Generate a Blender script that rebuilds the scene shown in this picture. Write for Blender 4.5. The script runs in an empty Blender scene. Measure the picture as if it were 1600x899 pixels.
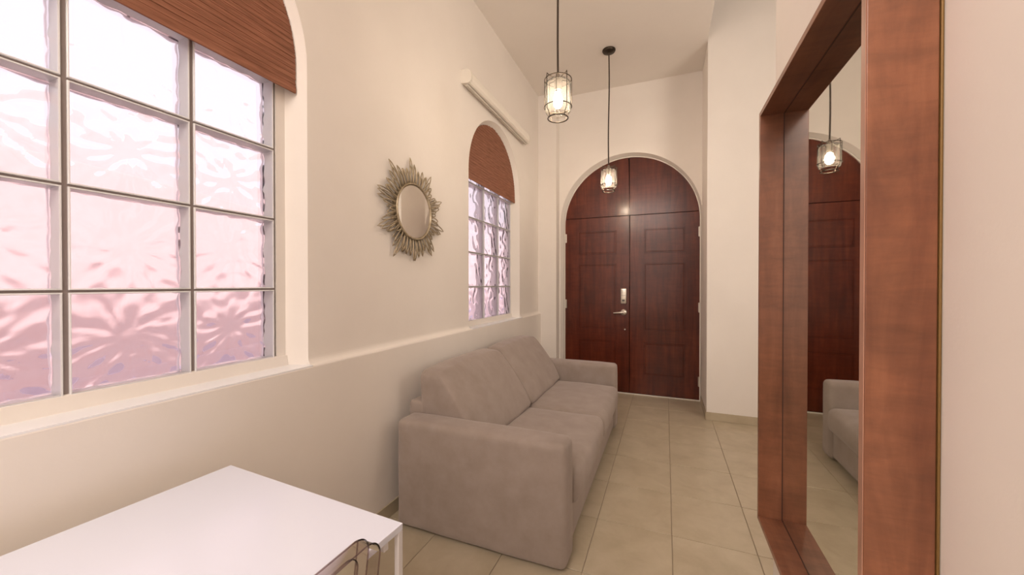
import bpy, bmesh, math, random
from mathutils import Vector, Matrix, noise

random.seed(4)
scene = bpy.context.scene
PI = math.pi

# ---------------------------------------------------------------- camera
cam_data = bpy.data.cameras.new('camera')
cam_data.sensor_width = 36.0
cam_data.lens = 590.0 / 1600.0 * 36.0
cam_data.clip_start = 0.02
cam_data.clip_end = 200
camera = bpy.data.objects.new('camera', cam_data)
camera.location = (0, 0, 1.35)
camera.rotation_euler = (math.radians(90 - 0.43), 0, math.radians(22.13))
scene.collection.objects.link(camera)
scene.camera = camera

# ---------------------------------------------------------------- world, sun, lights, exposure
world = bpy.data.worlds.new('sky')
scene.world = world
world.use_nodes = True
bg = world.node_tree.nodes['Background']
bg.inputs['Color'].default_value = (1.0, 0.945, 0.985, 1)
bg.inputs['Strength'].default_value = 1.12

sun_data = bpy.data.lights.new('sun', 'SUN')
sun_data.energy = 5.0
sun_data.angle = 0.03
sun_data.color = (1.0, 0.95, 0.9)
sun = bpy.data.objects.new('sun', sun_data)
sun.rotation_euler = Vector((-.35, .6, -.75)).to_track_quat('-Z', 'Y').to_euler()
scene.collection.objects.link(sun)


def area_light(name, loc, rot, sx, sy, power, color):
    d = bpy.data.lights.new(name, 'AREA')
    d.shape = 'RECTANGLE'
    d.size = sx
    d.size_y = sy
    d.energy = power
    d.color = color
    o = bpy.data.objects.new(name, d)
    o.location = loc
    o.rotation_euler = rot
    scene.collection.objects.link(o)
    return o


# added fill lights, no visible source: two behind the camera, one in the hall
area_light('room_high_fill', (-0.5, -1.6, 3.3), (math.radians(30), 0, 0), 1.4, 1.2, 56, (1.0, .88, .80))
area_light('room_front_fill', (-.5, -2.5, 1.7), (math.radians(92), 0, 0), 1.7, 2.0, 12, (1.0, .89, .83))
area_light('hall_fill', (2.35, 1.9, 2.4), Vector((-.70, .70, .10)).to_track_quat('-Z', 'Y').to_euler(), 1.4, 2.0, 54, (1.0, .87, .75))

scene.view_settings.view_transform = 'Standard'
scene.view_settings.look = 'None'
scene.view_settings.gamma = 1.0
scene.view_settings.use_curve_mapping = False
scene.view_settings.exposure = 0.24
try:
    scene.cycles.use_denoising = True
    scene.cycles.max_bounces = 14
    scene.cycles.transparent_max_bounces = 16
    scene.cycles.transmission_bounces = 10
    scene.cycles.sample_clamp_indirect = 6
    scene.cycles.caustics_refractive = True
    scene.cycles.caustics_reflective = False
except Exception:
    pass


# ---------------------------------------------------------------- materials
def new_mat(name):
    m = bpy.data.materials.new(name)
    m.use_nodes = True
    nt = m.node_tree
    return m, nt, nt.nodes['Principled BSDF']


def nd(nt, kind, **kw):
    n = nt.nodes.new(kind)
    for k, v in kw.items():
        setattr(n, k, v)
    return n


def coords(nt, scale=(1, 1, 1), obj=True):
    tc = nd(nt, 'ShaderNodeTexCoord')
    mp = nd(nt, 'ShaderNodeMapping')
    mp.inputs['Scale'].default_value = scale
    nt.links.new(tc.outputs['Object' if obj else 'Generated'], mp.inputs['Vector'])
    return mp.outputs['Vector']


def noise_tex(nt, vec, scale, detail=4, rough=.55, dist=0):
    n = nd(nt, 'ShaderNodeTexNoise')
    n.inputs['Scale'].default_value = scale
    n.inputs['Detail'].default_value = detail
    n.inputs['Roughness'].default_value = rough
    n.inputs['Distortion'].default_value = dist
    nt.links.new(vec, n.inputs['Vector'])
    return n.outputs['Fac']


def ramp(nt, fac, stops):
    r = nd(nt, 'ShaderNodeValToRGB')
    e = r.color_ramp.elements
    e[0].position, e[0].color = stops[0][0], (*stops[0][1], 1)
    e[1].position, e[1].color = stops[-1][0], (*stops[-1][1], 1)
    for p, c in stops[1:-1]:
        k = e.new(p)
        k.color = (*c, 1)
    nt.links.new(fac, r.inputs['Fac'])
    return r.outputs['Color']


def bump(nt, b, height, strength, dist):
    n = nd(nt, 'ShaderNodeBump')
    n.inputs['Strength'].default_value = strength
    n.inputs['Distance'].default_value = dist
    nt.links.new(height, n.inputs['Height'])
    nt.links.new(n.outputs['Normal'], b.inputs['Normal'])


def plain(name, col, rough=.5, metal=0, bumpy=0, spec=None):
    m, nt, b = new_mat(name)
    b.inputs['Base Color'].default_value = (*col, 1)
    b.inputs['Roughness'].default_value = rough
    b.inputs['Metallic'].default_value = metal
    if spec is not None:
        b.inputs['Specular IOR Level'].default_value = spec
    if bumpy:
        bump(nt, b, noise_tex(nt, coords(nt), 60), bumpy, .002)
    return m


def plaster(name, c1, c2, rough=.75):
    m, nt, b = new_mat(name)
    v = coords(nt)
    f = noise_tex(nt, v, 2.2, 5)
    nt.links.new(ramp(nt, f, [(.35, c1), (.65, c2)]), b.inputs['Base Color'])
    b.inputs['Roughness'].default_value = rough
    bump(nt, b, noise_tex(nt, v, 45, 6, .6), .12, .004)
    return m


def wood(name, dark, mid, light, scale=(14, 14, 1.2), rough=.35, coat=0, freq=1.6, figure=0.0, spec=.5):
    m, nt, b = new_mat(name)
    v = coords(nt, scale)
    f = noise_tex(nt, v, freq, 8, .62, .6)
    base = ramp(nt, f, [(.28, dark), (.5, mid), (.72, light)])
    v2 = coords(nt, (1, 1, 1))
    f2 = noise_tex(nt, v2, 5.0, 3, .5, .3)
    blotch = ramp(nt, f2, [(.3, (.78, .78, .78)), (.7, (1.12, 1.12, 1.12))])
    mx = nd(nt, 'ShaderNodeMix', data_type='RGBA', blend_type='MULTIPLY')
    mx.inputs['Factor'].default_value = 1
    nt.links.new(base, mx.inputs['A'])
    nt.links.new(blotch, mx.inputs['B'])
    res = mx.outputs['Result']
    if figure:
        f3 = noise_tex(nt, coords(nt, (scale[2] * 4, scale[2] * 4, 26) if scale[2] < 4 else (5, 26, 5)), 1.5, 6, .65, .4)
        fg = ramp(nt, f3, [(.32, (1 - figure,) * 3), (.62, (1 + figure * .5,) * 3)])
        m2 = nd(nt, 'ShaderNodeMix', data_type='RGBA', blend_type='MULTIPLY')
        m2.inputs['Factor'].default_value = 1
        nt.links.new(res, m2.inputs['A'])
        nt.links.new(fg, m2.inputs['B'])
        res = m2.outputs['Result']
    nt.links.new(res, b.inputs['Base Color'])
    b.inputs['Specular IOR Level'].default_value = spec
    b.inputs['Roughness'].default_value = rough
    b.inputs['Coat Weight'].default_value = coat
    b.inputs['Coat Roughness'].default_value = .12
    bump(nt, b, f, .08, .002)
    return m


M = {}
M['wall'] = plaster('cream_wall_paint', (.81, .755, .70), (.84, .785, .73))
M['wall_low'] = M['wall']
M['ceiling'] = plaster('ceiling_paint', (.82, .765, .71), (.84, .785, .73), .85)
M['white'] = plain('white_laminate', (.76, .785, .90), .2)
M['sill'] = plain('lit_sill_white', (.88, .88, .90), .22)  # whiter than the wall, stands in for window light on the ledge
M['white_edge'] = plain('white_edge_band', (.78, .76, .78), .4)
M['casing'] = plain('white_enamel_casing', (.86, .81, .73), .3)
M['casing_cap'] = plain('ivory_plastic_cap', (.78, .73, .65), .45)
M['rod'] = plain('aluminium_rod', (.70, .66, .60), .5, .6)
M['steel'] = plain('brushed_nickel', (.72, .66, .58), .3, .9)
M['dark_metal'] = plain('dark_bronze_metal', (.055, .042, .030), .42, .75)
M['cord'] = plain('brown_fabric_cord', (.045, .028, .018), .8)
M['socket'] = plain('socket_metal', (.35, .30, .25), .4, .7)
M['grout'] = plain('tile_grout', (.36, .29, .215), .9)
M['mortar'] = plain('block_mortar', (.30, .25, .235), .85, 0, .3)
M['mirror'] = plain('mirror_silver', (.80, .80, .76), .015, 1)
M['gold_mirror'] = plain('small_mirror_silver', (.90, .89, .86), .02, 1)
M['keys'] = plain('dark_keys', (.10, .09, .08), .5)
M['ext_wall'] = plaster('pink_stucco', (.94, .75, .73), (.96, .83, .82))
M['ext_ground'] = plain('grey_paving', (.70, .67, .72), .9)
M['gap'] = plain('black_gap', (.02, .008, .005), .8)
M['seal'] = plain('dark_seal', (.07, .028, .018), .6)
M['facade'] = plain('facade_render', (.8, .7, .65), .9)


def tile_mat():
    m, nt, b = new_mat('beige_porcelain_tile')
    tc = nd(nt, 'ShaderNodeTexCoord')
    oi = nd(nt, 'ShaderNodeObjectInfo')
    va = nd(nt, 'ShaderNodeVectorMath', operation='ADD')
    nt.links.new(tc.outputs['Object'], va.inputs[0])
    sc_ = nd(nt, 'ShaderNodeVectorMath', operation='SCALE')
    nt.links.new(oi.outputs['Location'], sc_.inputs[0])
    sc_.inputs['Scale'].default_value = 3.7
    nt.links.new(sc_.outputs['Vector'], va.inputs[1])
    f = noise_tex(nt, va.outputs['Vector'], 5.5, 7, .6, .4)
    c = ramp(nt, f, [(.3, (.42, .35, .245)), (.5, (.48, .405, .29)), (.72, (.54, .46, .34))])
    nt.links.new(c, b.inputs['Base Color'])
    b.inputs['Roughness'].default_value = .3
    b.inputs['Specular IOR Level'].default_value = .4
    bump(nt, b, f, .03, .002)
    return m


M['tile'] = tile_mat()


def fabric():
    m, nt, b = new_mat('taupe_chenille')
    v = coords(nt)
    f = noise_tex(nt, v, 9, 4, .6)
    g = noise_tex(nt, v, 260, 3, .7)
    nt.links.new(ramp(nt, f, [(.3, (.29, .235, .20)), (.7, (.345, .285, .25))]), b.inputs['Base Color'])
    b.inputs['Roughness'].default_value = .95
    b.inputs['Sheen Weight'].default_value = .35
    b.inputs['Sheen Roughness'].default_value = .5
    b.inputs['Sheen Tint'].default_value = (.85, .78, .78, 1)
    b.inputs['Specular IOR Level'].default_value = .15
    bump(nt, b, g, .35, .003)
    return m


M['fabric'] = fabric()
M['fabric_dark'] = plain('sofa_underside_cloth', (.05, .04, .035), .95)
M['door'] = wood('mahogany_door', (.062, .0125, .0060), (.100, .019, .0085), (.135, .028, .012), (10, 10, .9), .27, .12, figure=.12, spec=.35)
M['frame'] = wood('reddish_frame_wood', (.150, .051, .025), (.228, .085, .041), (.305, .121, .062), (9, 9, 1.6), .36, .1, figure=.17)
M['frame_edge'] = wood('pale_frame_edge', (.32, .15, .10), (.42, .22, .15), (.50, .28, .20), (9, 9, 1.1), .4)
M['gilt'] = plain('gilt_bead', (.20, .115, .035), .5, .4)


def sun_metal():
    m, nt, b = new_mat('antique_silver_gilt')
    v = coords(nt)
    nt.links.new(ramp(nt, noise_tex(nt, v, 30, 3), [(.3, (.26, .20, .125)), (.7, (.54, .45, .32))]), b.inputs['Base Color'])
    b.inputs['Roughness'].default_value = .42
    b.inputs['Metallic'].default_value = .55
    return m


M['sun_metal'] = sun_metal()


def shade_mat():
    m, nt, b = new_mat('woven_wood_slats')
    v = coords(nt, (1, 4.0, 55))
    f = noise_tex(nt, v, 1.6, 5, .62, .2)
    c = ramp(nt, f, [(.28, (.26, .105, .056)), (.5, (.40, .170, .098)), (.72, (.52, .235, .140))])
    nt.links.new(c, b.inputs['Base Color'])
    b.inputs['Roughness'].default_value = .55
    tr = nd(nt, 'ShaderNodeBsdfTranslucent')
    nt.links.new(c, tr.inputs['Color'])
    mx = nd(nt, 'ShaderNodeMixShader')
    mx.inputs['Fac'].default_value = .35
    nt.links.new(b.outputs['BSDF'], mx.inputs[1])
    nt.links.new(tr.outputs['BSDF'], mx.inputs[2])
    nt.links.new(mx.outputs['Shader'], nt.nodes['Material Output'].inputs['Surface'])
    return m


M['shade'] = shade_mat()


def thin_glass(name, tint, rough=.02, glossy=.12, refr=0.0, ior=1.45, edge=None, milk=0.0):
    """clear glass that lets lamp and window light through: transparent + reflection (+ refraction)"""
    m = bpy.data.materials.new(name)
    m.use_nodes = True
    nt = m.node_tree
    nt.nodes.remove(nt.nodes['Principled BSDF'])
    out = nt.nodes['Material Output']
    tp = nd(nt, 'ShaderNodeBsdfTransparent')
    tp.inputs['Color'].default_value = (*tint, 1)
    gl = nd(nt, 'ShaderNodeBsdfGlossy')
    gl.inputs['Roughness'].default_value = rough
    lw = nd(nt, 'ShaderNodeLayerWeight')
    lw.inputs['Blend'].default_value = glossy
    base = tp.outputs['BSDF']
    if edge:
        c = nd(nt, 'ShaderNodeMix', data_type='RGBA')
        nt.links.new(lw.outputs['Facing'], c.inputs['Factor'])
        c.inputs['A'].default_value = (*tint, 1)
        c.inputs['B'].default_value = (*edge, 1)
        nt.links.new(c.outputs['Result'], tp.inputs['Color'])
    if refr:
        rf = nd(nt, 'ShaderNodeBsdfRefraction')
        rf.inputs['IOR'].default_value = ior
        rf.inputs['Roughness'].default_value = 0.03
        rf.inputs['Color'].default_value = (*tint, 1)
        mr = nd(nt, 'ShaderNodeMixShader')
        mr.inputs['Fac'].default_value = refr
        nt.links.new(base, mr.inputs[1])
        nt.links.new(rf.outputs['BSDF'], mr.inputs[2])
        base = mr.outputs['Shader']
    if milk:
        tl = nd(nt, 'ShaderNodeBsdfTranslucent')
        tl.inputs['Color'].default_value = (.95, .92, .86, 1)
        mk = nd(nt, 'ShaderNodeMixShader')
        mk.inputs['Fac'].default_value = milk
        nt.links.new(base, mk.inputs[1])
        nt.links.new(tl.outputs['BSDF'], mk.inputs[2])
        base = mk.outputs['Shader']
    mx = nd(nt, 'ShaderNodeMixShader')
    nt.links.new(lw.outputs['Fresnel'], mx.inputs['Fac'])
    nt.links.new(base, mx.inputs[1])
    nt.links.new(gl.outputs['BSDF'], mx.inputs[2])
    nt.links.new(mx.outputs['Shader'], out.inputs['Surface'])
    return m


M['lamp_glass'] = thin_glass('clear_lamp_glass', (.98, .97, .95), .06, .06, edge=(.90, .86, .80), milk=.016)
M['block_pane'] = thin_glass('block_front_glass', (.98, .985, .985), .05, .06)
M['block_relief'] = thin_glass('wavy_block_glass', (.965, .905, .935), .06, .08, .85, 1.38)
M['chair_clear'] = thin_glass('clear_polycarbonate', (.955, .925, .94), .04, .15, edge=(.62, .55, .57))
M['chair_rim'] = thin_glass('polycarbonate_edge', (.78, .70, .72), .08, .2, edge=(.52, .44, .46))


def block_side():
    m, nt, b = new_mat('frosted_block_side')
    b.inputs['Base Color'].default_value = (.96, .96, .97, 1)
    b.inputs['Roughness'].default_value = .2
    tr = nd(nt, 'ShaderNodeBsdfTranslucent')
    tr.inputs['Color'].default_value = (.97, .96, .99, 1)
    tp = nd(nt, 'ShaderNodeBsdfTransparent')
    tp.inputs['Color'].default_value = (.97, .97, .98, 1)
    m1 = nd(nt, 'ShaderNodeMixShader')
    m1.inputs['Fac'].default_value = .72
    nt.links.new(tr.outputs['BSDF'], m1.inputs[1])
    nt.links.new(tp.outputs['BSDF'], m1.inputs[2])
    mx = nd(nt, 'ShaderNodeMixShader')
    mx.inputs['Fac'].default_value = .25
    nt.links.new(b.outputs['BSDF'], mx.inputs[1])
    nt.links.new(m1.outputs['Shader'], mx.inputs[2])
    nt.links.new(mx.outputs['Shader'], nt.nodes['Material Output'].inputs['Surface'])
    return m


M['block_side'] = block_side()


def emitter(name, col, strength):
    m = bpy.data.materials.new(name)
    m.use_nodes = True
    nt = m.node_tree
    nt.nodes.remove(nt.nodes['Principled BSDF'])
    e = nd(nt, 'ShaderNodeEmission')
    e.inputs['Color'].default_value = (*col, 1)
    e.inputs['Strength'].default_value = strength
    nt.links.new(e.outputs['Emission'], nt.nodes['Material Output'].inputs['Surface'])
    return m


M['bulb'] = emitter('lit_bulb', (1.0, .82, .63), 165)


# ---------------------------------------------------------------- mesh helpers
def world_loc(o):
    v = Vector((0, 0, 0))
    while o is not None:
        v += o.location
        o = o.parent
    return v


def obj(name, bm, mat, parent=None, smooth=False, angle=None, origin=None):
    base = world_loc(parent)
    org = Vector(origin) if origin is not None else base
    bmesh.ops.translate(bm, verts=bm.verts, vec=-org)
    bmesh.ops.recalc_face_normals(bm, faces=bm.faces)
    me = bpy.data.meshes.new(name)
    bm.to_mesh(me)
    bm.free()
    me.materials.append(mat)
    o = bpy.data.objects.new(name, me)
    o.location = org - base
    o.parent = parent
    scene.collection.objects.link(o)
    if smooth:
        for p in me.polygons:
            p.use_smooth = True
        if angle is not None:
            me.set_sharp_from_angle(angle=math.radians(angle))
    return o


def tag(o, label=None, cat=None, group=None, kind=None):
    if label: o['label'] = label
    if cat: o['category'] = cat
    if group: o['group'] = group
    if kind: o['kind'] = kind
    return o


def empty(name, loc=(0, 0, 0)):
    o = bpy.data.objects.new(name, None)
    o.location = loc
    o.empty_display_size = .05
    scene.collection.objects.link(o)
    return o


def box(bm, x0, x1, y0, y1, z0, z1, bev=0, seg=2):
    b2 = bmesh.new()
    bmesh.ops.create_cube(b2, size=1)
    for v in b2.verts:
        v.co = Vector(((x0 + x1) / 2 + v.co.x * (x1 - x0), (y0 + y1) / 2 + v.co.y * (y1 - y0), (z0 + z1) / 2 + v.co.z * (z1 - z0)))
    if bev:
        bmesh.ops.bevel(b2, geom=b2.edges[:], offset=bev, segments=seg, affect='EDGES', profile=.5)
    merge(bm, b2)


def merge(bm, b2):
    vm = [bm.verts.new(v.co) for v in b2.verts]
    b2.verts.index_update()
    for f in b2.faces:
        try:
            bm.faces.new([vm[v.index] for v in f.verts])
        except ValueError:
            pass
    b2.free()


def BOX(*a, **k):
    bm = bmesh.new()
    box(bm, *a, **k)
    return bm


def tube(bm, pts, r, seg=8, closed=False, radii=None):
    pts = [Vector(p) for p in pts]
    n = len(pts)
    rings = []
    up = None
    for i, p in enumerate(pts):
        if closed:
            t = (pts[(i + 1) % n] - pts[i - 1]).normalized()
        else:
            t = (pts[min(i + 1, n - 1)] - pts[max(i - 1, 0)]).normalized()
        if up is None:
            up = Vector((0, 0, 1)) if abs(t.z) < .9 else Vector((1, 0, 0))
        a = (up - t * up.dot(t)).normalized()
        up = a
        b = t.cross(a)
        rr = radii[i] if radii else r
        rings.append([bm.verts.new(p + (a * math.cos(2 * PI * k / seg) + b * math.sin(2 * PI * k / seg)) * rr) for k in range(seg)])
    for i in range(n if closed else n - 1):
        A, B = rings[i], rings[(i + 1) % n]
        for k in range(seg):
            bm.faces.new((A[k], A[(k + 1) % seg], B[(k + 1) % seg], B[k]))
    if not closed:
        bm.faces.new(rings[0][::-1])
        bm.faces.new(rings[-1])


def lathe(bm, prof, c, seg=32, cap=True):
    """profile of (radius, z) turned about the vertical axis through c"""
    rings = []
    for r, z in prof:
        rings.append([bm.verts.new((c[0] + r * math.cos(2 * PI * k / seg), c[1] + r * math.sin(2 * PI * k / seg), c[2] + z)) for k in range(seg)])
    for A, B in zip(rings, rings[1:]):
        for k in range(seg):
            bm.faces.new((A[k], A[(k + 1) % seg], B[(k + 1) % seg], B[k]))
    if cap:
        bm.faces.new(rings[0][::-1])
        bm.faces.new(rings[-1])


def circle(c, r, n, axis='z', a0=0):
    out = []
    for k in range(n):
        a = a0 + 2 * PI * k / n
        if axis == 'z':
            out.append((c[0] + r * math.cos(a), c[1] + r * math.sin(a), c[2]))
        else:
            out.append((c[0], c[1] + r * math.cos(a), c[2] + r * math.sin(a)))
    return out


def softbox(x0, x1, y0, y1, z0, z1, r, n=10, puff=(0, 0, 0), warp=None, wob=0, seed=0):
    """upholstery: rounded box, faces puffed outwards, optionally warped"""
    bm = bmesh.new()
    bmesh.ops.create_cube(bm, size=2)
    bmesh.ops.subdivide_edges(bm, edges=bm.edges[:], cuts=n, use_grid_fill=True)
    h = Vector(((x1 - x0) / 2, (y1 - y0) / 2, (z1 - z0) / 2))
    c = Vector(((x0 + x1) / 2, (y0 + y1) / 2, (z0 + z1) / 2))
    r = min(r, *(h * .98))

    def spread(t, half):
        # put more grid lines near the edges so the rounding is smooth
        e = r / half
        s = abs(t)
        k = .45
        o = s / (1 - k) * (1 - e) if s < 1 - k else (1 - e) + (s - (1 - k)) / k * e
        return math.copysign(o, t) * half
    for v in bm.verts:
        u = v.co.copy()
        p = Vector((spread(u.x, h.x), spread(u.y, h.y), spread(u.z, h.z)))
        q = Vector([max(-(h[i] - r), min(h[i] - r, p[i])) for i in range(3)])
        d = p - q
        if d.length > 1e-9:
            nrm = d.normalized()
            p = q + nrm * r
        U = Vector((p.x / h.x, p.y / h.y, p.z / h.z))
        p.x += puff[0] * (1 - U.y ** 2) * (1 - U.z ** 2) * U.x
        p.y += puff[1] * (1 - U.x ** 2) * (1 - U.z ** 2) * U.y
        p.z += puff[2] * (1 - U.x ** 2) * (1 - U.y ** 2) * U.z
        p += c
        if wob:
            w = noise.noise_vector(p * 4.5 + Vector((seed, 0, 0)))
            p += w * wob
        if warp:
            p = warp(p, U)
        v.co = p
    return bm


def loft(bm, A, B):
    va = [bm.verts.new(p) for p in A]
    vb = [bm.verts.new(p) for p in B]
    for i in range(len(A) - 1):
        bm.faces.new((va[i], va[i + 1], vb[i + 1], vb[i]))


def plate_with_holes(bm, outer, holes, place):
    """flat polygon with holes; 2-D points are put in space by place(u, v)"""
    b2 = bmesh.new()
    for loop in [outer] + holes:
        vs = [b2.verts.new((p[0], p[1], 0)) for p in loop]
        for i in range(len(vs)):
            b2.edges.new((vs[i], vs[(i + 1) % len(vs)]))
    bmesh.ops.triangle_fill(b2, use_beauty=True, use_dissolve=False, edges=b2.edges[:])
    for v in b2.verts:
        v.co = place(v.co.x, v.co.y)
    merge(bm, b2)


def arch(cy, hw, z0, zs, n=40):
    """open polyline: up the low-side jamb, over the arch, down the other jamb"""
    pts = [(cy - hw, z0), (cy - hw, zs)]
    for i in range(1, n):
        a = PI - PI * i / n
        pts.append((cy + hw * math.cos(a), zs + hw * math.sin(a)))
    pts += [(cy + hw, zs), (cy + hw, z0)]
    return pts


# ---------------------------------------------------------------- setting
XL = -1.52        # upper left wall
XLL = -1.485      # lower left wall (ledge)
XR = .393
ZC = 3.77
ZH = 4.65
XG = -1.605       # plane of the glass blocks
LEDGE = .98

# floor with single tiles
bm = BOX(-1.6, 2.6, -2.7, 5.0, -.12, -.004)
floor = tag(obj('floor', bm, M['grout']), kind='structure')
TX, TY, G = .395, .44, .004
bm = BOX(-TX / 2 + G / 2, TX / 2 - G / 2, -TY / 2 + G / 2, TY / 2 - G / 2, -.012, 0, bev=.0012, seg=1)
tile_me = bpy.data.meshes.new('tile')
bm.to_mesh(tile_me)
bm.free()
tile_me.materials.append(M['tile'])
clipped = {}
for i in range(-4, 7):
    for j in range(-12, 7):
        x0, y0 = .035 + TX * i, 2.195 + TY * j
        cx0, cx1 = max(x0, -1.484), min(x0 + TX, 2.5)
        cy0, cy1 = max(y0, -2.6), min(y0 + TY, 4.93)
        if cx1 - cx0 < .03 or cy1 - cy0 < .03:
            continue
        full = (cx1 - cx0 > TX - .001) and (cy1 - cy0 > TY - .001)
        if full:
            me = tile_me
        else:
            key = (round(cx1 - cx0, 3), round(cy1 - cy0, 3))
            if key not in clipped:
                hx, hy = (cx1 - cx0) / 2 - G / 2, (cy1 - cy0) / 2 - G / 2
                b_ = BOX(-hx, hx, -hy, hy, -.012, 0, bev=.0012, seg=1)
                m_ = bpy.data.meshes.new('tile')
                b_.to_mesh(m_)
                b_.free()
                m_.materials.append(M['tile'])
                clipped[key] = m_
            me = clipped[key]
        t = bpy.data.objects.new('tile', me)
        t.location = ((cx0 + cx1) / 2, (cy0 + cy1) / 2, random.uniform(-.0006, .0002))
        t.parent = floor
        scene.collection.objects.link(t)

# windows data: name, centre Y, spring height, glass Y range
WIN = [dict(n='window_1', cy=.658, zs=2.345, g0=.208, g1=1.159),
       dict(n='window_2', cy=3.373, zs=2.313, g0=2.905, g1=3.906)]
HW_F, HW_B = .594, .548

# left wall: upper plane with two arched openings, splayed reveals, coved foot, lower wall with ledge
bm = bmesh.new()
Y0, Y1 = -2.6, 5.0
place = lambda u, v: Vector((XL, u, v))
zfoot = LEDGE + .035
notch = [(Y0, zfoot)]
for w in WIN:
    a = arch(w['cy'], HW_F, zfoot, w['zs'])
    notch += a
notch += [(Y1, zfoot), (Y1, ZC + .08), (Y0, ZC + .08)]
plate_with_holes(bm, notch, [], place)
# cove between wall foot and ledge
yr = [Y0] + [v for w in WIN for v in (w['cy'] - HW_F, w['cy'] + HW_F)] + [Y1]
cove = []
for k in range(7):
    a = PI / 2 * k / 6
    cove.append((XL + .028 * (1 - math.cos(a)), zfoot - .035 * math.sin(a)))
cove.append((XLL - .006, LEDGE))
for y0, y1 in ((yr[0], yr[1]), (yr[2], yr[3]), (yr[4], yr[5])):
    loft(bm, [(x, y0, z) for x, z in cove], [(x, y1, z) for x, z in cove])
for y in yr:
    if y not in (Y0, Y1):
        bm.faces.new([bm.verts.new((x, y, z)) for x, z in cove] + [bm.verts.new((XL - .002, y, LEDGE)), bm.verts.new((XL - .002, y, zfoot))])
# ledge nose and lower wall
nose = [(XL - .005, LEDGE), (XLL - .006, LEDGE), (XLL - .0018, LEDGE - .0018), (XLL, LEDGE - .007), (XLL, -.1), (XL - .2, -.1)]
loft(bm, [(x, Y0, z) for x, z in nose], [(x, Y1, z) for x, z in nose])
for w in WIN:
    # sill shelf, then reveal
    a = arch(w['cy'], HW_F, LEDGE, w['zs'])
    b = arch(w['cy'], HW_B, LEDGE, w['zs'])
    mid = [((p[0] + q[0]) / 2, (p[1] + q[1]) / 2) for p, q in zip(a, b)]
    e = .006
    a2 = arch(w['cy'], HW_F - e * .25, LEDGE, w['zs'])
    loft(bm, [(XL, y, z) for y, z in a], [(XL - e, y, z) for y, z in a2])
    loft(bm, [(XL - e, y, z) for y, z in a2], [(XG - .003, y, z) for y, z in b])
    loft(bm, [(XL - .004, w['cy'] - HW_F, LEDGE), (XL - .004, w['cy'] + HW_F, LEDGE)], [(XG - .01, w['cy'] - HW_F, LEDGE), (XG - .01, w['cy'] + HW_F, LEDGE)])
    w['z0'] = 1.022
    w['pz'] = .3085
    w['rows'] = 5
# outer leaf of the wall: slab behind the reveals, pierced by the rectangles of the glass blocks
holes = []
for w in WIN:
    zt = w['z0'] + w['rows'] * w['pz'] + .005
    holes.append([(w['g0'] - .004, w['z0'] - .004), (w['g1'] + .004, w['z0'] - .004), (w['g1'] + .004, zt), (w['g0'] - .004, zt)])
outer = [(Y0, -.1), (Y1, -.1), (Y1, ZH + .1), (Y0, ZH + .1)]
for xx in (XG - .002, XG - .090):
    plate_with_holes(bm, outer, holes, lambda u, v, X=xx: Vector((X, u, v)))
for h in holes:
    hh = h + [h[0]]
    loft(bm, [(XG - .002, y, z) for y, z in hh], [(XG - .090, y, z) for y, z in hh])
# top filler above the ceiling
loft(bm, [(XL, Y0, ZC + .08), (XL, Y1, ZC + .08)], [(XG - .002, Y0, ZC + .08), (XG - .002, Y1, ZC + .08)])
wall_left = tag(obj('wall_left', bm, M['wall']), kind='structure')

# arch wall with the entrance doors: pilaster at the left, arched opening
YA, YD = 4.78, 4.90
ACX, ARF, ARB, AZS = -.440, .828, .800, 2.122
bm = bmesh.new()
af = arch(ACX, ARF, -.05, AZS, 56)
loop = [(-1.6, -.05)] + af + [(XR + .05, -.05), (XR + .05, ZC + .05), (-1.6, ZC + .05)]
plate_with_holes(bm, loop, [], lambda u, v: Vector((u, YA, v)))
ab = arch(-.4275, ARB, -.05, 2.124, 56)
e = .006
am = arch(ACX + .001, ARF - .002, -.05, AZS, 56)
loft(bm, [(x, YA, z) for x, z in af], [(x, YA + e, z) for x, z in am])
loft(bm, [(x, YA + e, z) for x, z in am], [(x, YD - .01, z) for x, z in ab])
for yy in (YD + .06,):
    loft(bm, [(-1.6, yy, -.05), (XR + .3, yy, -.05)], [(-1.6, yy, ZC + .05), (XR + .3, yy, ZC + .05)])
wall_back = tag(obj('wall_back', bm, M['wall']), kind='structure')
bm = BOX(-1.6, -1.28, 4.635, YA + .01, -.05, ZC + .03, bev=.006)
tag(obj('wall_pilaster', bm, M['wall']), kind='structure')
# block of wall to the right of the doors, its end wall, hall walls
bm = bmesh.new()
box(bm, XR - .012, 2.62, 4.22, 5.0, -.05, ZH + .05, bev=.005)
tag(obj('wall_corner', bm, M['wall']), kind='structure')
bm = bmesh.new()
box(bm, XR, XR + .16, -2.62, 1.75, -.05, ZH + .05, bev=.006)
tag(obj('wall_right', bm, M['wall']), kind='structure')
bm = BOX(2.5, 2.62, -2.7, 4.22, -.05, ZH + .05)
tag(obj('wall_far_right', bm, M['wall']), kind='structure')
bm = BOX(-1.73, 2.62, -2.72, -2.6, -.05, ZH + .05)
tag(obj('wall_front', bm, M['wall']), kind='structure')
bm = BOX(-1.54, XR - .012, -2.62, 4.96, ZC, ZC + .12, bev=.004)
tag(obj('ceiling', bm, M['ceiling']), kind='structure')
bm = BOX(-1.73, 2.62, -2.72, 5.0, ZH, ZH + .12)
tag(obj('ceiling_hall', bm, M['ceiling']), kind='structure')

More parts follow.
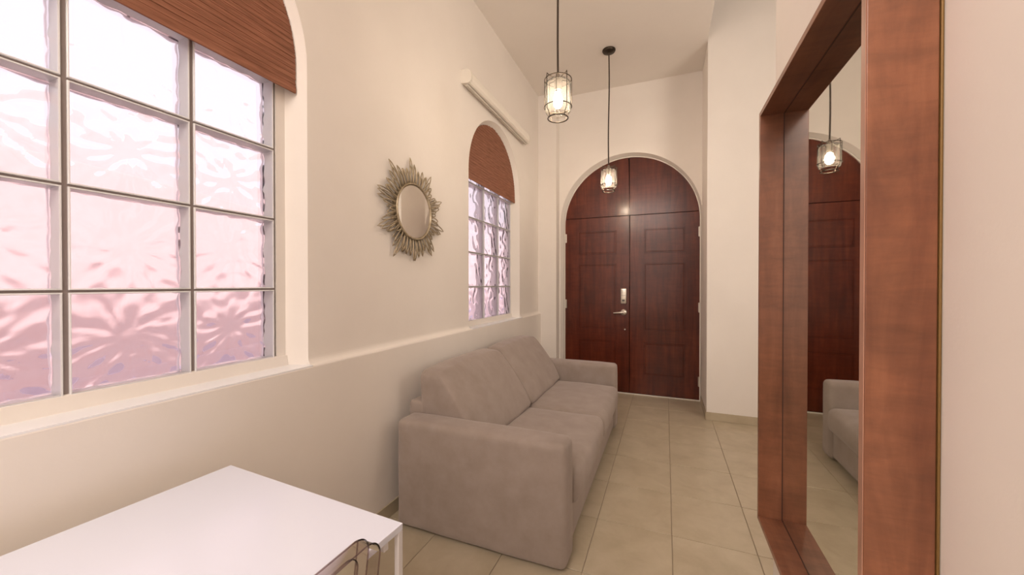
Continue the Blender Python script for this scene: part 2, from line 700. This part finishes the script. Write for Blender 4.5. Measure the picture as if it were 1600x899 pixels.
# baseboards: strips of the floor tile
def baseboard(name, x0, x1, y0, y1):
    root = tag(obj(name, BOX(x0, x1, y0, y1, 0, .08, bev=.002), M['tile']), kind='structure')
    return root
baseboard('baseboard_left', XLL, XLL + .008, -2.6, 4.635)
baseboard('baseboard_corner', XR - .012, 2.5, 4.212, 4.22)
baseboard('baseboard_entry', XR - .020, XR - .012, 4.212, 4.80)
baseboard('baseboard_right', XR - .008, XR, -2.6, 1.75)
baseboard('baseboard_pilaster', -1.477, -1.28, 4.627, 4.635)

# ---------------------------------------------------------------- windows of glass blocks
def relief_mesh(w, h, seed, style):
    n = 34
    bm = bmesh.new()
    vs = []
    for j in range(n + 1):
        row = []
        for i in range(n + 1):
            u, v = i / n * 2 - 1, j / n * 2 - 1
            r = math.hypot(u, v) + 1e-6
            a = math.atan2(v, u)
            nz = noise.noise(Vector((u * 1.6 + seed, v * 1.6, seed * 2)))
            nz2 = noise.noise(Vector((u * 4 + seed, v * 4, 7 + seed)))
            if style == 0:
                hgt = .0050 * math.sin(11 * a + 4.0 * nz + 2.0 * r) * min(1, r * 2) + .0022 * math.sin(19 * a - 3 * nz2) * min(1, r * 1.5) + .0032 * math.sin(9 * r + 5 * nz) + .0036 * nz2
            else:
                hgt = .0030 * math.sin(8 * u + 6 * nz + 2.5 * v * abs(v)) + .0018 * nz2
            edge = 1
            row.append(bm.verts.new((hgt * edge, u * w / 2, v * h / 2)))
        vs.append(row)
    for j in range(n):
        for i in range(n):
            bm.faces.new((vs[j][i], vs[j][i + 1], vs[j + 1][i + 1], vs[j + 1][i]))
    # flat outer face, so that each pane is a solid sheet
    q = [bm.verts.new((-.012, y, z)) for y, z in ((-w / 2, -h / 2), (w / 2, -h / 2), (w / 2, h / 2), (-w / 2, h / 2))]
    bm.faces.new(q)
    bm.faces.new([q[0], q[1]] + [vs[0][i] for i in range(n, -1, -1)])
    bm.faces.new([q[3], q[2]] + [vs[n][i] for i in range(n, -1, -1)])
    bm.faces.new([q[0], q[3]] + [vs[j][0] for j in range(n, -1, -1)])
    bm.faces.new([q[1], q[2]] + [vs[j][n] for j in range(n, -1, -1)])
    return bm


def finish_mesh(bm, name, mat, smooth=True):
    bmesh.ops.recalc_face_normals(bm, faces=bm.faces)
    me = bpy.data.meshes.new(name)
    bm.to_mesh(me)
    bm.free()
    me.materials.append(mat)
    if smooth:
        for p in me.polygons:
            p.use_smooth = True
    return me


for wi, w in enumerate(WIN):
    root = tag(empty(w['n'], (XG, w['cy'], LEDGE)), kind='structure')
    gz = w['rows'] * w['pz']
    py, pz = (w['g1'] - w['g0']) / 3, w['pz']
    jy, jz = (.013, .0075) if wi == 0 else (.007, .006)
    bw, bh = py - jy, pz - jz
    # joints of mortar
    bm = bmesh.new()
    for k in range(4):
        y = w['g0'] + k * py
        hw_ = jy / 2 + .001
        box(bm, XG - .088, XG - .008, max(y - hw_, w['g0']), min(y + hw_, w['g1']), w['z0'], w['z0'] + gz)
    for k in range(w['rows'] + 1):
        z = w['z0'] + k * pz
        hz_ = jz / 2 + .001
        box(bm, XG - .087, XG - .0085, w['g0'], w['g1'], max(z - hz_, w['z0']), min(z + hz_, w['z0'] + gz))
    tag(obj('mortar', bm, M['mortar'], root), kind=None)
    # sloped sill bevel under the blocks
    bm = bmesh.new()
    pr = [(XG + .010, LEDGE + .0005), (XG + .004, w['z0'] + .006), (XG - .01, w['z0'] + .010), (XG - .02, LEDGE)]
    ya, yb = w['cy'] - HW_B - .004, w['cy'] + HW_B + .004
    loft(bm, [(x, ya, z) for x, z in pr], [(x, yb, z) for x, z in pr])
    obj('sill_curb', bm, M['wall'], root)
    bm = BOX(XG + .006, XLL - .001, w['cy'] - HW_B - .03, w['cy'] + HW_F - .002, LEDGE - .004, LEDGE + .0035, bev=.001)  # white board added over the ledge so it reads as brightly lit
    tag(obj('lit_sill_strip', bm, M['sill'], root), 'glossy white strip added to brighten the window-lit sill')
    # shared meshes of one block
    t = .007
    bm = bmesh.new()
    # four side walls of the hollow block with a rounded front lip
    prof = [(0.0, 0.0), (0.0045, -.002), (.0065, -.008), (.0065, -.072), (.0, -.08)]
    def rect(inset, x):
        a_, b_ = bw / 2 - inset, bh / 2 - inset
        return [(x, -a_, -b_), (x, a_, -b_), (x, a_, b_), (x, -a_, b_), (x, -a_, -b_)]
    rings = [rect(.000, -.084), rect(.000, -.001), rect(.0012, 0), rect(.0040, 0), rect(.0050, -.002), rect(.0035, -.084)]
    vr = [[bm.verts.new(p) for p in r[:4]] for r in rings]
    for A, B in zip(vr, vr[1:]):
        for k in range(4):
            bm.faces.new((A[k], A[(k + 1) % 4], B[(k + 1) % 4], B[k]))
    side_me = finish_mesh(bm, 'glass_block', M['block_side'], False)
    bm = bmesh.new()
    # clear front face with a raised, bevelled margin
    pr = [rect(.0045, -.007), rect(.0045, -.0015), rect(.0075, -.0002), rect(.0125, -.0002), rect(.0150, -.0030)]
    vr = [[bm.verts.new(p) for p in r_[:4]] for r_ in pr]
    for A, B in zip(vr, vr[1:]):
        for k in range(4):
            bm.faces.new((A[k], A[(k + 1) % 4], B[(k + 1) % 4], B[k]))
    bm.faces.new(vr[-1])
    bm.faces.new(vr[0][::-1])
    front_me = finish_mesh(bm, 'front_pane', M['block_pane'], False)
    rel = [finish_mesh(relief_mesh(bw - .008, bh - .008, s * 3.1 + wi, wi), 'wavy_pane', M['block_relief']) for s in range(3)]
    for me_ in rel:
        me_.set_sharp_from_angle(angle=math.radians(60))
    for r in range(w['rows']):
        for c in range(3):
            o = bpy.data.objects.new('glass_block', side_me)
            o.parent = root
            o.location = Vector((XG, w['g0'] + (c + .5) * py, w['z0'] + (r + .5) * pz)) - root.location
            scene.collection.objects.link(o)
            f = bpy.data.objects.new('front_pane', front_me)
            f.parent = o
            scene.collection.objects.link(f)
            g = bpy.data.objects.new('wavy_pane', rel[(r * 2 + c) % 3])
            g.parent = o
            g.location = (-.058 if wi == 0 else -.016, 0, 0)
            scene.collection.objects.link(g)

# outside: pink boundary wall and paving seen blurred through the glass
bm = BOX(-3.6, -3.4, -8, 16, -.1, 2.32, bev=.02)
gw = tag(obj('garden_wall', bm, M['ext_wall']), 'pink stucco wall outside, seen blurred through the glass blocks', 'wall')
obj('plinth', BOX(-3.4, -3.34, -8, 16, -.1, .62, bev=.01), plaster('lavender_grey_plinth', (.72, .66, .80), (.80, .75, .88)), gw)
bm = BOX(-8, -1.76, -10, 18, -.2, -.1)
tag(obj('ground', bm, M['ext_ground']), kind='structure')

# ---------------------------------------------------------------- woven shades in the arches
def shade(w, x, zb, label, slat):
    root = tag(empty('window_shade', (x, w['cy'], zb)), label, 'window shade')
    zs = w['zs']
    hwm = HW_B + (HW_F - HW_B) * (x - XG) / (XL - XG) - .006
    bm = bmesh.new()
    z = zb + .03
    top = zs + hwm
    k = 0
    while z < top - .004:
        zz = z + slat / 2
        hh = hwm if zz < zs else math.sqrt(max(0, hwm ** 2 - (zz - zs) ** 2))
        if hh > .01:
            dx = .0012 * math.sin(k * 1.9)
            y0, y1 = w['cy'] - hh + random.uniform(0, .002), w['cy'] + hh - random.uniform(0, .002)
            box(bm, x - .0015 + dx, x + .0015 + dx, y0, y1, z, z + slat * .93)
        z += slat
        k += 1
    tag(obj('slats', bm, M['shade'], root), kind='stuff')
    bm = BOX(x - .003, x + .004, w['cy'] - hwm, w['cy'] + hwm, zb, zb + .03, bev=.001)
    obj('bottom_rail', bm, M['shade'], root)


shade(WIN[0], -1.560, 2.218, 'reddish brown woven wood shade in the arch of the large near window', .0075)
shade(WIN[1], -1.568, 2.262, 'reddish brown woven wood shade in the arch of the small far window', .0075)

# ---------------------------------------------------------------- entrance doors
door = tag(empty('door_1', (-.4275, YD, 0)), kind='structure')
DXL, DXR, DMID, DTOP = -1.2275, .3725, -.412, 2.205


def leaf(x0, x1, z0, z1):
    bm = bmesh.new()
    box(bm, x0, x1, YD - .035, YD + .01, z0, z1, bev=.003)
    return bm


def panel(parent, x0, x1, z0, z1):
    y = YD - .035
    # thin dark groove line, bead and slightly raised field
    bm = bmesh.new()
    fr = [(0, 0), (.002, .006), (.008, .006), (.010, -.0015)]
    prev = None
    for ins, out in fr + [(.016, -.0015), (.021, .003)]:
        vs = [bm.verts.new((xx, y - out, zz)) for xx, zz in ((x0 + ins, z0 + ins), (x1 - ins, z0 + ins), (x1 - ins, z1 - ins), (x0 + ins, z1 - ins))]
        if prev:
            for k in range(4):
                bm.faces.new((prev[k], prev[(k + 1) % 4], vs[(k + 1) % 4], vs[k]))
        prev = vs
    bm.faces.new(prev)
    return obj('panel', bm, M['door'], parent)


left = obj('door_leaf', leaf(DXL + .006, DMID - .003, .012, DTOP - .003), M['door'], door)
right = obj('door_leaf', leaf(DMID + .003, DXR - .006, .012, DTOP - .003), M['door'], door)
for px0, px1, par in ((-1.04, -.575, left), (-.245, .213, right)):
    panel(par, px0, px1, 1.735, 2.03)
    panel(par, px0, px1, .793, 1.612)
    panel(par, px0, px1, .252, .645)
# transom above the leaves: two quarter panels
for s in (-1, 1):
    bm = bmesh.new()
    pts = []
    r = .797
    n = 28
    cx = -.4275
    a_end = math.asin((DTOP + .004 - 2.124) / r)
    xa = DMID + s * .0002
    for i in range(n + 1):
        a = a_end + (PI / 2 - a_end) * i / n
        xx = cx + s * r * math.cos(a)
        if s > 0: xx = max(xx, xa)
        else: xx = min(xx, xa)
        pts.append((xx, 2.124 + r * math.sin(a)))
    pts = [(xa, DTOP + .004)] + pts
    f = [bm.verts.new((x, YD - .03, z)) for x, z in pts]
    b = [bm.verts.new((x, YD + .01, z)) for x, z in pts]
    bm.faces.new(f)
    bm.faces.new(b[::-1])
    for i in range(len(pts)):
        j = (i + 1) % len(pts)
        bm.faces.new((f[i], f[j], b[j], b[i]))
    obj('transom_panel', bm, M['door'], door)
bm = BOX(DXL - .02, DXR + .02, YD + .012, YD + .03, 0, 2.95)
obj('door_backing', bm, M['gap'], door)
# thin white stop around the opening and the threshold
bm = bmesh.new()
o_ = arch(-.4275, .802, 0, 2.124, 56)
i_ = arch(-.4275, .793, 0, 2.124, 56)
loft(bm, [(x, YD - .045, z) for x, z in o_], [(x, YD - .045, z) for x, z in i_])
loft(bm, [(x, YD - .045, z) for x, z in i_], [(x, YD - .02, z) for x, z in i_])
tag(obj('door_stop', bm, M['casing'], door), 'thin white bead around the arched doors')
obj('threshold', BOX(DXL, DXR, YD - .052, YD - .036, 0, .011, bev=.002), M['casing'], door)
for x, zz, par in [(DXL + .017, 1.955, left), (DXL + .017, 1.10, left), (DXL + .017, .235, left), (DXR - .012, 1.965, right), (DXR - .012, 1.085, right), (DXR - .012, .225, right)]:
    bm = bmesh.new()
    box(bm, x - .009, x + .009, YD - .041, YD - .034, zz - .055, zz + .055, bev=.002)
    tube(bm, [(x, YD - .044, zz - .057), (x, YD - .044, zz + .057)], .006, 10)
    tag(obj('hinge', bm, M['steel'], par), 'pale metal hinge')
# keypad lock, lever handle, deadbolt hole
bm = BOX(-.516, -.448, YD - .062, YD - .036, 1.115, 1.303, bev=.008, seg=3)
kp = tag(obj('keypad_lock', bm, M['steel'], left, True, 40), 'nickel keypad lock')
bm = bmesh.new()
for r in range(4):
    for c in range(3):
        x, z = -.499 + c * .017, 1.276 - r * .020
        box(bm, x - .005, x + .005, YD - .0645, YD - .060, z - .005, z + .005)
x, z = -.482, 1.155
box(bm, x - .016, x + .016, YD - .066, YD - .060, z - .012, z + .012, bev=.003)
tag(obj('door_keys', bm, M['keys'], left), kind='stuff')
bm = bmesh.new()
def disc_y(bm, cx, cz, prof, seg=28):
    rings = []
    for r, y in prof:
        rings.append([bm.verts.new((cx + r * math.cos(2 * PI * k / seg), y, cz + r * math.sin(2 * PI * k / seg))) for k in range(seg)])
    for A, B in zip(rings, rings[1:]):
        for k in range(seg):
            bm.faces.new((A[k], A[(k + 1) % seg], B[(k + 1) % seg], B[k]))
    bm.faces.new(rings[0])
    bm.faces.new(rings[-1][::-1])
disc_y(bm, -.480, 1.008, [(.038, YD - .034), (.038, YD - .046), (.030, YD - .054), (.016, YD - .058), (.014, YD - .095)])
tube(bm, [(-.480, YD - .09, 1.008), (-.505, YD - .097, 1.007), (-.54, YD - .096, 1.003), (-.575, YD - .092, 1.0), (-.598, YD - .086, .998)], .01, 12, radii=[.014, .0125, .011, .010, .008])
tag(obj('door_handle', bm, M['steel'], left, True, 50), 'nickel lever handle on a round rose')
bm = bmesh.new()
disc_y(bm, -.466, .795, [(.009, YD - .034), (.009, YD - .039), (.006, YD - .041)], 16)
obj('lock_cylinder', bm, M['steel'], left)

# ---------------------------------------------------------------- projector screen casing on the left wall
root = tag(empty('projection_screen', (XL, 3.36, 2.955)), 'long white roll-up projection screen casing above the small arched window', 'projection screen')
def extrude_y(prof, y0, y1):
    bm = bmesh.new()
    A = [bm.verts.new((x, y0, z)) for x, z in prof]
    B = [bm.verts.new((x, y1, z)) for x, z in prof]
    n = len(prof)
    for i in range(n):
        bm.faces.new((A[i], A[(i + 1) % n], B[(i + 1) % n], B[i]))
    bm.faces.new(A[::-1])
    bm.faces.new(B)
    return bm
prof = [(XL, 2.965), (XL + .030, 2.960), (XL + .034, 2.968), (XL + .052, 2.968), (XL + .056, 2.958), (XL + .072, 2.962), (XL + .086, 2.975), (XL + .090, 2.995), (XL + .088, 3.030), (XL + .078, 3.052), (XL + .055, 3.064), (XL, 3.068)]
obj('casing', extrude_y(prof, 2.68, 4.05), M['casing'], root)
for y0, y1 in ((2.655, 2.682), (4.048, 4.075)):
    p2 = [(x + (.002 if x > XL + .01 else 0), z + (.002 if z > 3 else -.002)) for x, z in prof if not (XL + .031 < x < XL + .055 and z < 2.99)]
    obj('end_cap', extrude_y(p2, y0, y1), M['casing_cap'], root)
bm = bmesh.new()
tube(bm, [(XL + .043, 2.675, 2.950), (XL + .043, 4.055, 2.950)], .010, 12)
tag(obj('weight_bar', bm, M['rod'], root, True, 40), 'silver bar in the slot')

# ---------------------------------------------------------------- sunburst mirror
SC = Vector((XL, 2.005, 1.815))
root = tag(empty('sunburst_mirror', SC), 'round mirror with an antique silver-gold sunburst frame between the two windows', 'mirror')
bm = bmesh.new()
R0 = .178
rings = []
def disc_x(bm, prof, seg=64):
    rings = []
    for r, x in prof:
        rings.append([bm.verts.new((XL + x, SC.y + r * math.cos(2 * PI * k / seg), SC.z + r * math.sin(2 * PI * k / seg))) for k in range(seg)])
    for A, B in zip(rings, rings[1:]):
        for k in range(seg):
            bm.faces.new((A[k], A[(k + 1) % seg], B[(k + 1) % seg], B[k]))
    return rings
rr = disc_x(bm, [(R0, .0), (R0 + .003, .03), (R0 + .002, .040), (R0 - .002, .043), (R0 - .007, .041), (R0 - .009, .036), (R0 - .009, .030)])
bm.faces.new(rr[0])
obj('rim', bm, M['sun_metal'], root, True, 60)
bm = bmesh.new()
rr = disc_x(bm, [(R0 - .009, .030), (R0 - .013, .034)])
bm.faces.new(rr[-1])
tag(obj('mirror_glass', bm, M['gold_mirror'], root), 'round mirror glass')
# each ray is a long narrow loop of rod, grouped in ten points; measured tips
tips = [(130, .362), (93, .345), (55, .350), (20, .355), (-15, .365), (-50, .350), (-88, .345), (-124, .360), (-157, .375), (166, .370), (148, .31), (112, .29), (74, .29), (-70, .29), (-106, .29)]
def ray_len(deg):
    best = .235
    for a, L in tips:
        d = abs((deg - a + 180) % 360 - 180)
        if d < 16:
            best = max(best, L - (L - .235) * (d / 16) ** .8)
    return best
ray_cache = {}
NR = 84
for k in range(NR):
    deg = 360 * k / NR + random.uniform(-.9, .9)
    L = ray_len(deg) + random.uniform(-.012, .008)
    key = (round(L, 2), k % 2)
    if key not in ray_cache:
        Lq, lay = key
        bm = bmesh.new()
        a0 = .172
        wd = .0085 + (Lq - .2) * .03
        pts = [(0, a0, -.004)]
        for i in range(1, 8):
            t = i / 8
            pts.append((.006 * math.sin(PI * t), a0 + (Lq - a0) * t, -.0042 - wd * math.sin(PI * t ** .8) * .8))
        pts.append((.0, Lq, 0))
        for i in range(7, 0, -1):
            t = i / 8
            pts.append((.006 * math.sin(PI * t), a0 + (Lq - a0) * t, .0042 + wd * math.sin(PI * t ** .8) * .8))
        pts.append((0, a0, .004))
        tube(bm, pts, .0036, 6)
        ray_cache[key] = finish_mesh(bm, 'ray', M['sun_metal'])
    o = bpy.data.objects.new('ray', ray_cache[key])
    o.parent = root
    o.location = (.016 + .014 * (k % 2), 0, 0)
    o.rotation_euler = (math.radians(deg), 0, 0)
    scene.collection.objects.link(o)

# ---------------------------------------------------------------- pendant lamps
def pendant(cx, cy, dz, label, swing):
    root = tag(empty('pendant_lamp', (cx, cy, ZC)), label, 'pendant lamp')
    z = dz          # shift of the cage
    bm = bmesh.new()
    lathe(bm, [(.066, 0), (.066, -.010), (.060, -.020), (.035, -.028), (.012, -.032), (.008, -.045)], (cx, cy, ZC), 40)
    obj('canopy', bm, M['dark_metal'], root, True, 35)
    bm = bmesh.new()
    n = 14
    z1, z0 = ZC - .04, 2.610 + z
    tube(bm, [(cx + swing * math.sin(PI * 2 * i / n) * .5, cy, z1 + (z0 - z1) * i / n) for i in range(n + 1)], .0065, 10)
    obj('cord', bm, M['cord'], root, True, 60)
    bm = bmesh.new()
    lathe(bm, [(.009, .022), (.012, .016), (.014, -.010), (.026, -.016), (.028, -.022), (.024, -.026), (.024, -.075), (.019, -.080), (.019, -.088)], (cx, cy, 2.60 + z), 28)
    obj('socket', bm, M['socket'], root, True, 35)
    bm = bmesh.new()
    lathe(bm, [(.010, -.086), (.016, -.094), (.020, -.105), (.027, -.125), (.029, -.145), (.025, -.165), (.014, -.180), (.003, -.185)], (cx, cy, 2.60 + z), 24)
    obj('bulb', bm, M['bulb'], root, True)
    bm = bmesh.new()
    pr = [(.030, -.018), (.062, -.022), (.074, -.032), (.079, -.048), (.079, -.195), (.076, -.208), (.066, -.220), (.064, -.220), (.074, -.207), (.0765, -.195), (.0765, -.049), (.072, -.035), (.061, -.025), (.030, -.021)]
    lathe(bm, pr, (cx, cy, 2.60 + z), 48, cap=False)
    obj('glass_cylinder', bm, M['lamp_glass'], root, True, 50)
    bm = bmesh.new()
    c = lambda zz: (cx, cy, 2.60 + z + zz)
    tube(bm, circle(c(-.012), .081, 40), .0030, 7, True)
    tube(bm, circle(c(-.178), .083, 40), .0030, 7, True)
    tube(bm, circle(c(-.245), .061, 40), .0038, 7, True)
    for k in range(4):
        a = PI / 4 + k * PI / 2 + .15
        ca, sa = math.cos(a), math.sin(a)
        P = lambda r, zz: (cx + r * ca, cy + r * sa, 2.60 + z + zz)
        tube(bm, [P(.018, -.004), P(.050, -.002), P(.076, .003), P(.083, .008), P(.0845, -.004), P(.084, -.05), P(.084, -.12), P(.084, -.178), P(.082, -.200), P(.067, -.222), P(.062, -.245)], .0026, 6)
    for k in range(4):
        a = k * PI / 2 + .15
        tube(bm, [(cx + .0825 * math.cos(a), cy + .0825 * math.sin(a), 2.60 + z + q) for q in (-.012, -.178)], .0018, 6)
    obj('wire_cage', bm, M['dark_metal'], root, True, 60)


pendant(-.612, 2.25, .012, 'near wire-caged glass pendant lamp on a dark cord, higher in view, nearest the camera', .004)
pendant(-.548, 4.0, -.040, 'far wire-caged glass pendant lamp on a long cord in front of the arched doors', .008)

# ---------------------------------------------------------------- sofa
SX0, SX1, SY0, SY1 = -1.385, -.432, 1.693, 3.735
AT = .165
sofa = tag(empty('sofa', ((SX0 + SX1) / 2, (SY0 + SY1) / 2, 0)), 'taupe fabric two-seat sofa with block arms against the left wall under the windows', 'sofa')
F = M['fabric']
def arm_warp(p, U):
    return p
near_arm = obj('arm', softbox(SX0, SX1 + .008, SY0, SY0 + AT, .012, .603, .034, 12, (.006, .008, .006), wob=.004), F, sofa, True)
far_arm = obj('arm', softbox(SX0, SX1 + .008, SY1 - AT, SY1, .012, .603, .034, 12, (.006, .008, .006), wob=.004, seed=5), F, sofa, True)
# frame under the seats and low back
YI0, YI1 = SY0 + AT, SY1 - AT
obj('base', softbox(SX0 + .02, SX1 - .012, YI0 - .01, YI1 + .01, .035, .235, .012, 8, (.004, 0, 0)), F, sofa, True)
obj('back_frame', softbox(SX0 - .035, SX0 + .085, YI0 - .012, YI1 + .012, .05, .665, .03, 10, (.006, 0, .004)), F, sofa, True)
YM = (YI0 + YI1) / 2
for k, (a, b) in enumerate(((YI0 + .002, YM - .001), (YM + .001, YI1 - .002))):
    def seat_warp(p, U):
        # the front of the cushion bellies out and its top crowns
        if U.x > 0:
            p.x += .012 * U.x * (1 - U.z ** 2)
        return p
    obj('seat_cushion', softbox(SX0 + .06, SX1 + .022, a, b, .232, .425, .045, 14, (.010, .003, .018), seat_warp, .004, 2 + k), F, sofa, True)
for k, (a, b) in enumerate(((YI0 - .01, YM - .001), (YM + .001, YI1 - .008))):
    def back_warp(p, U):
        # thick wedge leaning backwards: deep at the foot, thin at the top
        t = (p.z - .43) / .42
        xb, xf = -1.345, -.925
        lean = -.275 * max(0, t) ** 1.05
        s = (p.x - xb) / (xf - xb)
        p.x = xb + s * ((xf + lean) - xb) + .02 * math.sin(PI * min(1, max(0, t))) * s
        # shoulders drop gently towards the outer corners
        p.z -= .014 * max(0, t) * U.y ** 4
        return p
    obj('back_cushion', softbox(-1.345, -.925, a, b, .428, .852, .046, 14, (.02, .004, .014), back_warp, .006, 11 + k * 3), F, sofa, True)
for x in (SX0 + .09, SX1 - .09):
    for y in (SY0 + .08, SY1 - .08):
        bm = bmesh.new()
        lathe(bm, [(.022, 0), (.024, .045)], (x, y, 0), 16)
        tag(obj('foot', bm, M['fabric_dark'], sofa), 'low dark plastic foot')


# ---------------------------------------------------------------- white table
table = empty('table', (-1.019, .204, 0))
tag(table, 'white laminate table with square legs in the foreground by the left wall', 'table')
TW, TL = .74, 1.20
c0 = table.location
def tb(x0, x1, y0, y1, z0, z1, bev=.0015):
    return BOX(c0.x + x0, c0.x + x1, c0.y + y0, c0.y + y1, z0, z1, bev=bev)
obj('tabletop', tb(-TW / 2, TW / 2, -TL / 2, TL / 2, .722, .74), M['white'], table)
for sx in (-1, 1):
    for sy in (-1, 1):
        xa, xb = sorted((sx * TW / 2, sx * (TW / 2 - .014)))
        ya, yb = sorted((sy * TL / 2, sy * (TL / 2 - .016)))
        obj('leg', tb(xa, xb, ya, yb, 0, .7215), M['white_edge'], table)
for sy in (-1, 1):
    ya, yb = sorted((sy * (TL / 2 - .03), sy * (TL / 2 - .045)))
    obj('apron', tb(-TW / 2 + .02, TW / 2 - .02, ya, yb, .685, .7215), M['white_edge'], table)
for sx in (-1, 1):
    xa, xb = sorted((sx * (TW / 2 - .060), sx * (TW / 2 - .078)))
    obj('apron', tb(xa, xb, -TL / 2 + .046, TL / 2 - .046, .685, .7215), M['white_edge'], table)
table.rotation_euler = (0, 0, math.radians(-2.7))

# ---------------------------------------------------------------- clear chair pushed under the table
CY = .447
chair = tag(empty('clear_chair', (-.78, CY, 0)), 'transparent polycarbonate chair with a rounded back tucked against the white table', 'chair')
ZT, HB = .808, .205
def bx(z):
    return -.603 - .045 * (ZT - z) / .36
def back_outline(ins, n=10):
    hw_, zt, r = HB - ins, ZT - ins, .050 - ins * .4
    pts = [(CY - hw_ + .02, .465), (CY - hw_, .60)]
    for i in range(n + 1):
        a = PI - PI / 2 * i / n
        pts.append((CY - hw_ + r + r * math.cos(a), zt - r + r * math.sin(a)))
    for i in range(n + 1):
        a = PI / 2 - PI / 2 * i / n
        pts.append((CY + hw_ - r + r * math.cos(a), zt - r + r * math.sin(a)))
    pts += [(CY + hw_, .60), (CY + hw_ - .02, .465)]
    return pts
O0 = back_outline(0)
bm = bmesh.new()
O1 = back_outline(.003)
A = [bm.verts.new((bx(z), y, z)) for y, z in O0]
B = [bm.verts.new((bx(z) - .004, y, z)) for y, z in O0]
bm.faces.new(A)
bm.faces.new(B[::-1])
FD = .032
FL = [bm.verts.new((bx(z) + FD, y, z)) for y, z in O0]
for i in range(len(O0) - 1):
    bm.faces.new((A[i], A[i + 1], FL[i + 1], FL[i]))
obj('backrest', bm, M['chair_clear'], chair)
bm = bmesh.new()
tube(bm, [(bx(z), y, z) for y, z in O0], .0017, 7)
tube(bm, [(bx(z) + FD, y, z) for y, z in O0], .0017, 7)
O2 = back_outline(.030)
tube(bm, [(bx(z) + .001, y, z) for y, z in O2], .0013, 6)
tag(obj('back_rim', bm, M['chair_rim'], chair), 'darker tinted edges of the clear back')
bm = softbox(-1.03, -.63, CY - .205, CY + .205, .445, .465, .009, 8, (0, 0, 0))
obj('seat', bm, M['chair_clear'], chair, True)
for sx, sy in ((-1.01, -1), (-1.01, 1), (-.655, -1), (-.655, 1)):
    bm = bmesh.new()
    dx = -.02 if sx < -.9 else .045
    tube(bm, [(sx, CY + sy * .185, .446), (sx + dx * .4, CY + sy * .190, .25), (sx + dx, CY + sy * .198, .001)], .015, 10, radii=[.020, .016, .012])
    obj('leg', bm, M['chair_clear'], chair, True, 50)

# ---------------------------------------------------------------- tall framed mirror on the right wall
MX0, MX1, MY0, MY1, MZ0, MZ1 = .301, XR, .786, 1.550, .530, 1.947
MT = .016
root = tag(empty('wall_mirror', (XR, (MY0 + MY1) / 2, MZ0)), 'tall wall mirror in a deep reddish wood box frame on the right wall', 'mirror')
E = .0012
XB = XR - .0045
obj('side_board', BOX(MX0, XB, MY0, MY0 + MT, MZ0, MZ1, bev=E), M['frame'], root)
obj('side_board', BOX(MX0, XB, MY1 - MT, MY1, MZ0, MZ1, bev=E), M['frame'], root)
fh = wood('reddish_frame_wood_crosswise', (.150, .051, .025), (.228, .085, .041), (.305, .121, .062), (9, 1.6, 9), .36, .1, figure=.17)
obj('top_board', BOX(MX0, XB, MY0 + MT, MY1 - MT, MZ1 - MT, MZ1, bev=E), fh, root)
obj('bottom_board', BOX(MX0, XB, MY0 + MT, MY1 - MT, MZ0, MZ0 + MT, bev=E), fh, root)
tag(obj('mirror_glass', BOX(.370, .374, MY0 + MT, MY1 - MT, MZ0 + MT, MZ1 - MT), M['mirror'], root), 'tall silvered mirror glass')
bm = bmesh.new()
for yy in (MY0 + MT, MY1 - MT - .0015):
    box(bm, .3685, .3699, yy, yy + .001, MZ0 + MT, MZ1 - MT)
for zz in (MZ0 + MT, MZ1 - MT - .0015):
    box(bm, .3685, .3699, MY0 + MT + .0015, MY1 - MT - .0015, zz, zz + .0015)
tag(obj('mirror_seal', bm, M['seal'], root), 'thin dark line around the mirror glass')
obj('backing', BOX(.3745, XB - .001, MY0 + MT, MY1 - MT, MZ0 + MT, MZ1 - MT), M['frame'], root)
bm = bmesh.new()
g = .003
box(bm, XB + .0003, XR - .0005, MY0 - g, MY0 + .02, MZ0 - g, MZ1 + g, bev=.0012)
box(bm, XB + .0003, XR - .0005, MY1 - .02, MY1 + g, MZ0 - g, MZ1 + g, bev=.0012)
box(bm, XB + .0003, XR - .0005, MY0 + .02, MY1 - .02, MZ1 - .02, MZ1 + g, bev=.0012)
box(bm, XB + .0003, XR - .0005, MY0 + .02, MY1 - .02, MZ0 - g, MZ0 + .02, bev=.0012)
tag(obj('back_bead', bm, M['gilt'], root), 'narrow golden brown bead where the frame meets the wall')
for k, (y0, y1, z0, z1) in enumerate(((MY0, MY0 + MT, MZ0, MZ1),)):
    tag(obj('front_edge', BOX(MX0 - .0015, MX0 - .0002, y0 + .001, y1 - .001, z0 + .001, z1 - .001), M['frame_edge'], root), 'paler front edge')
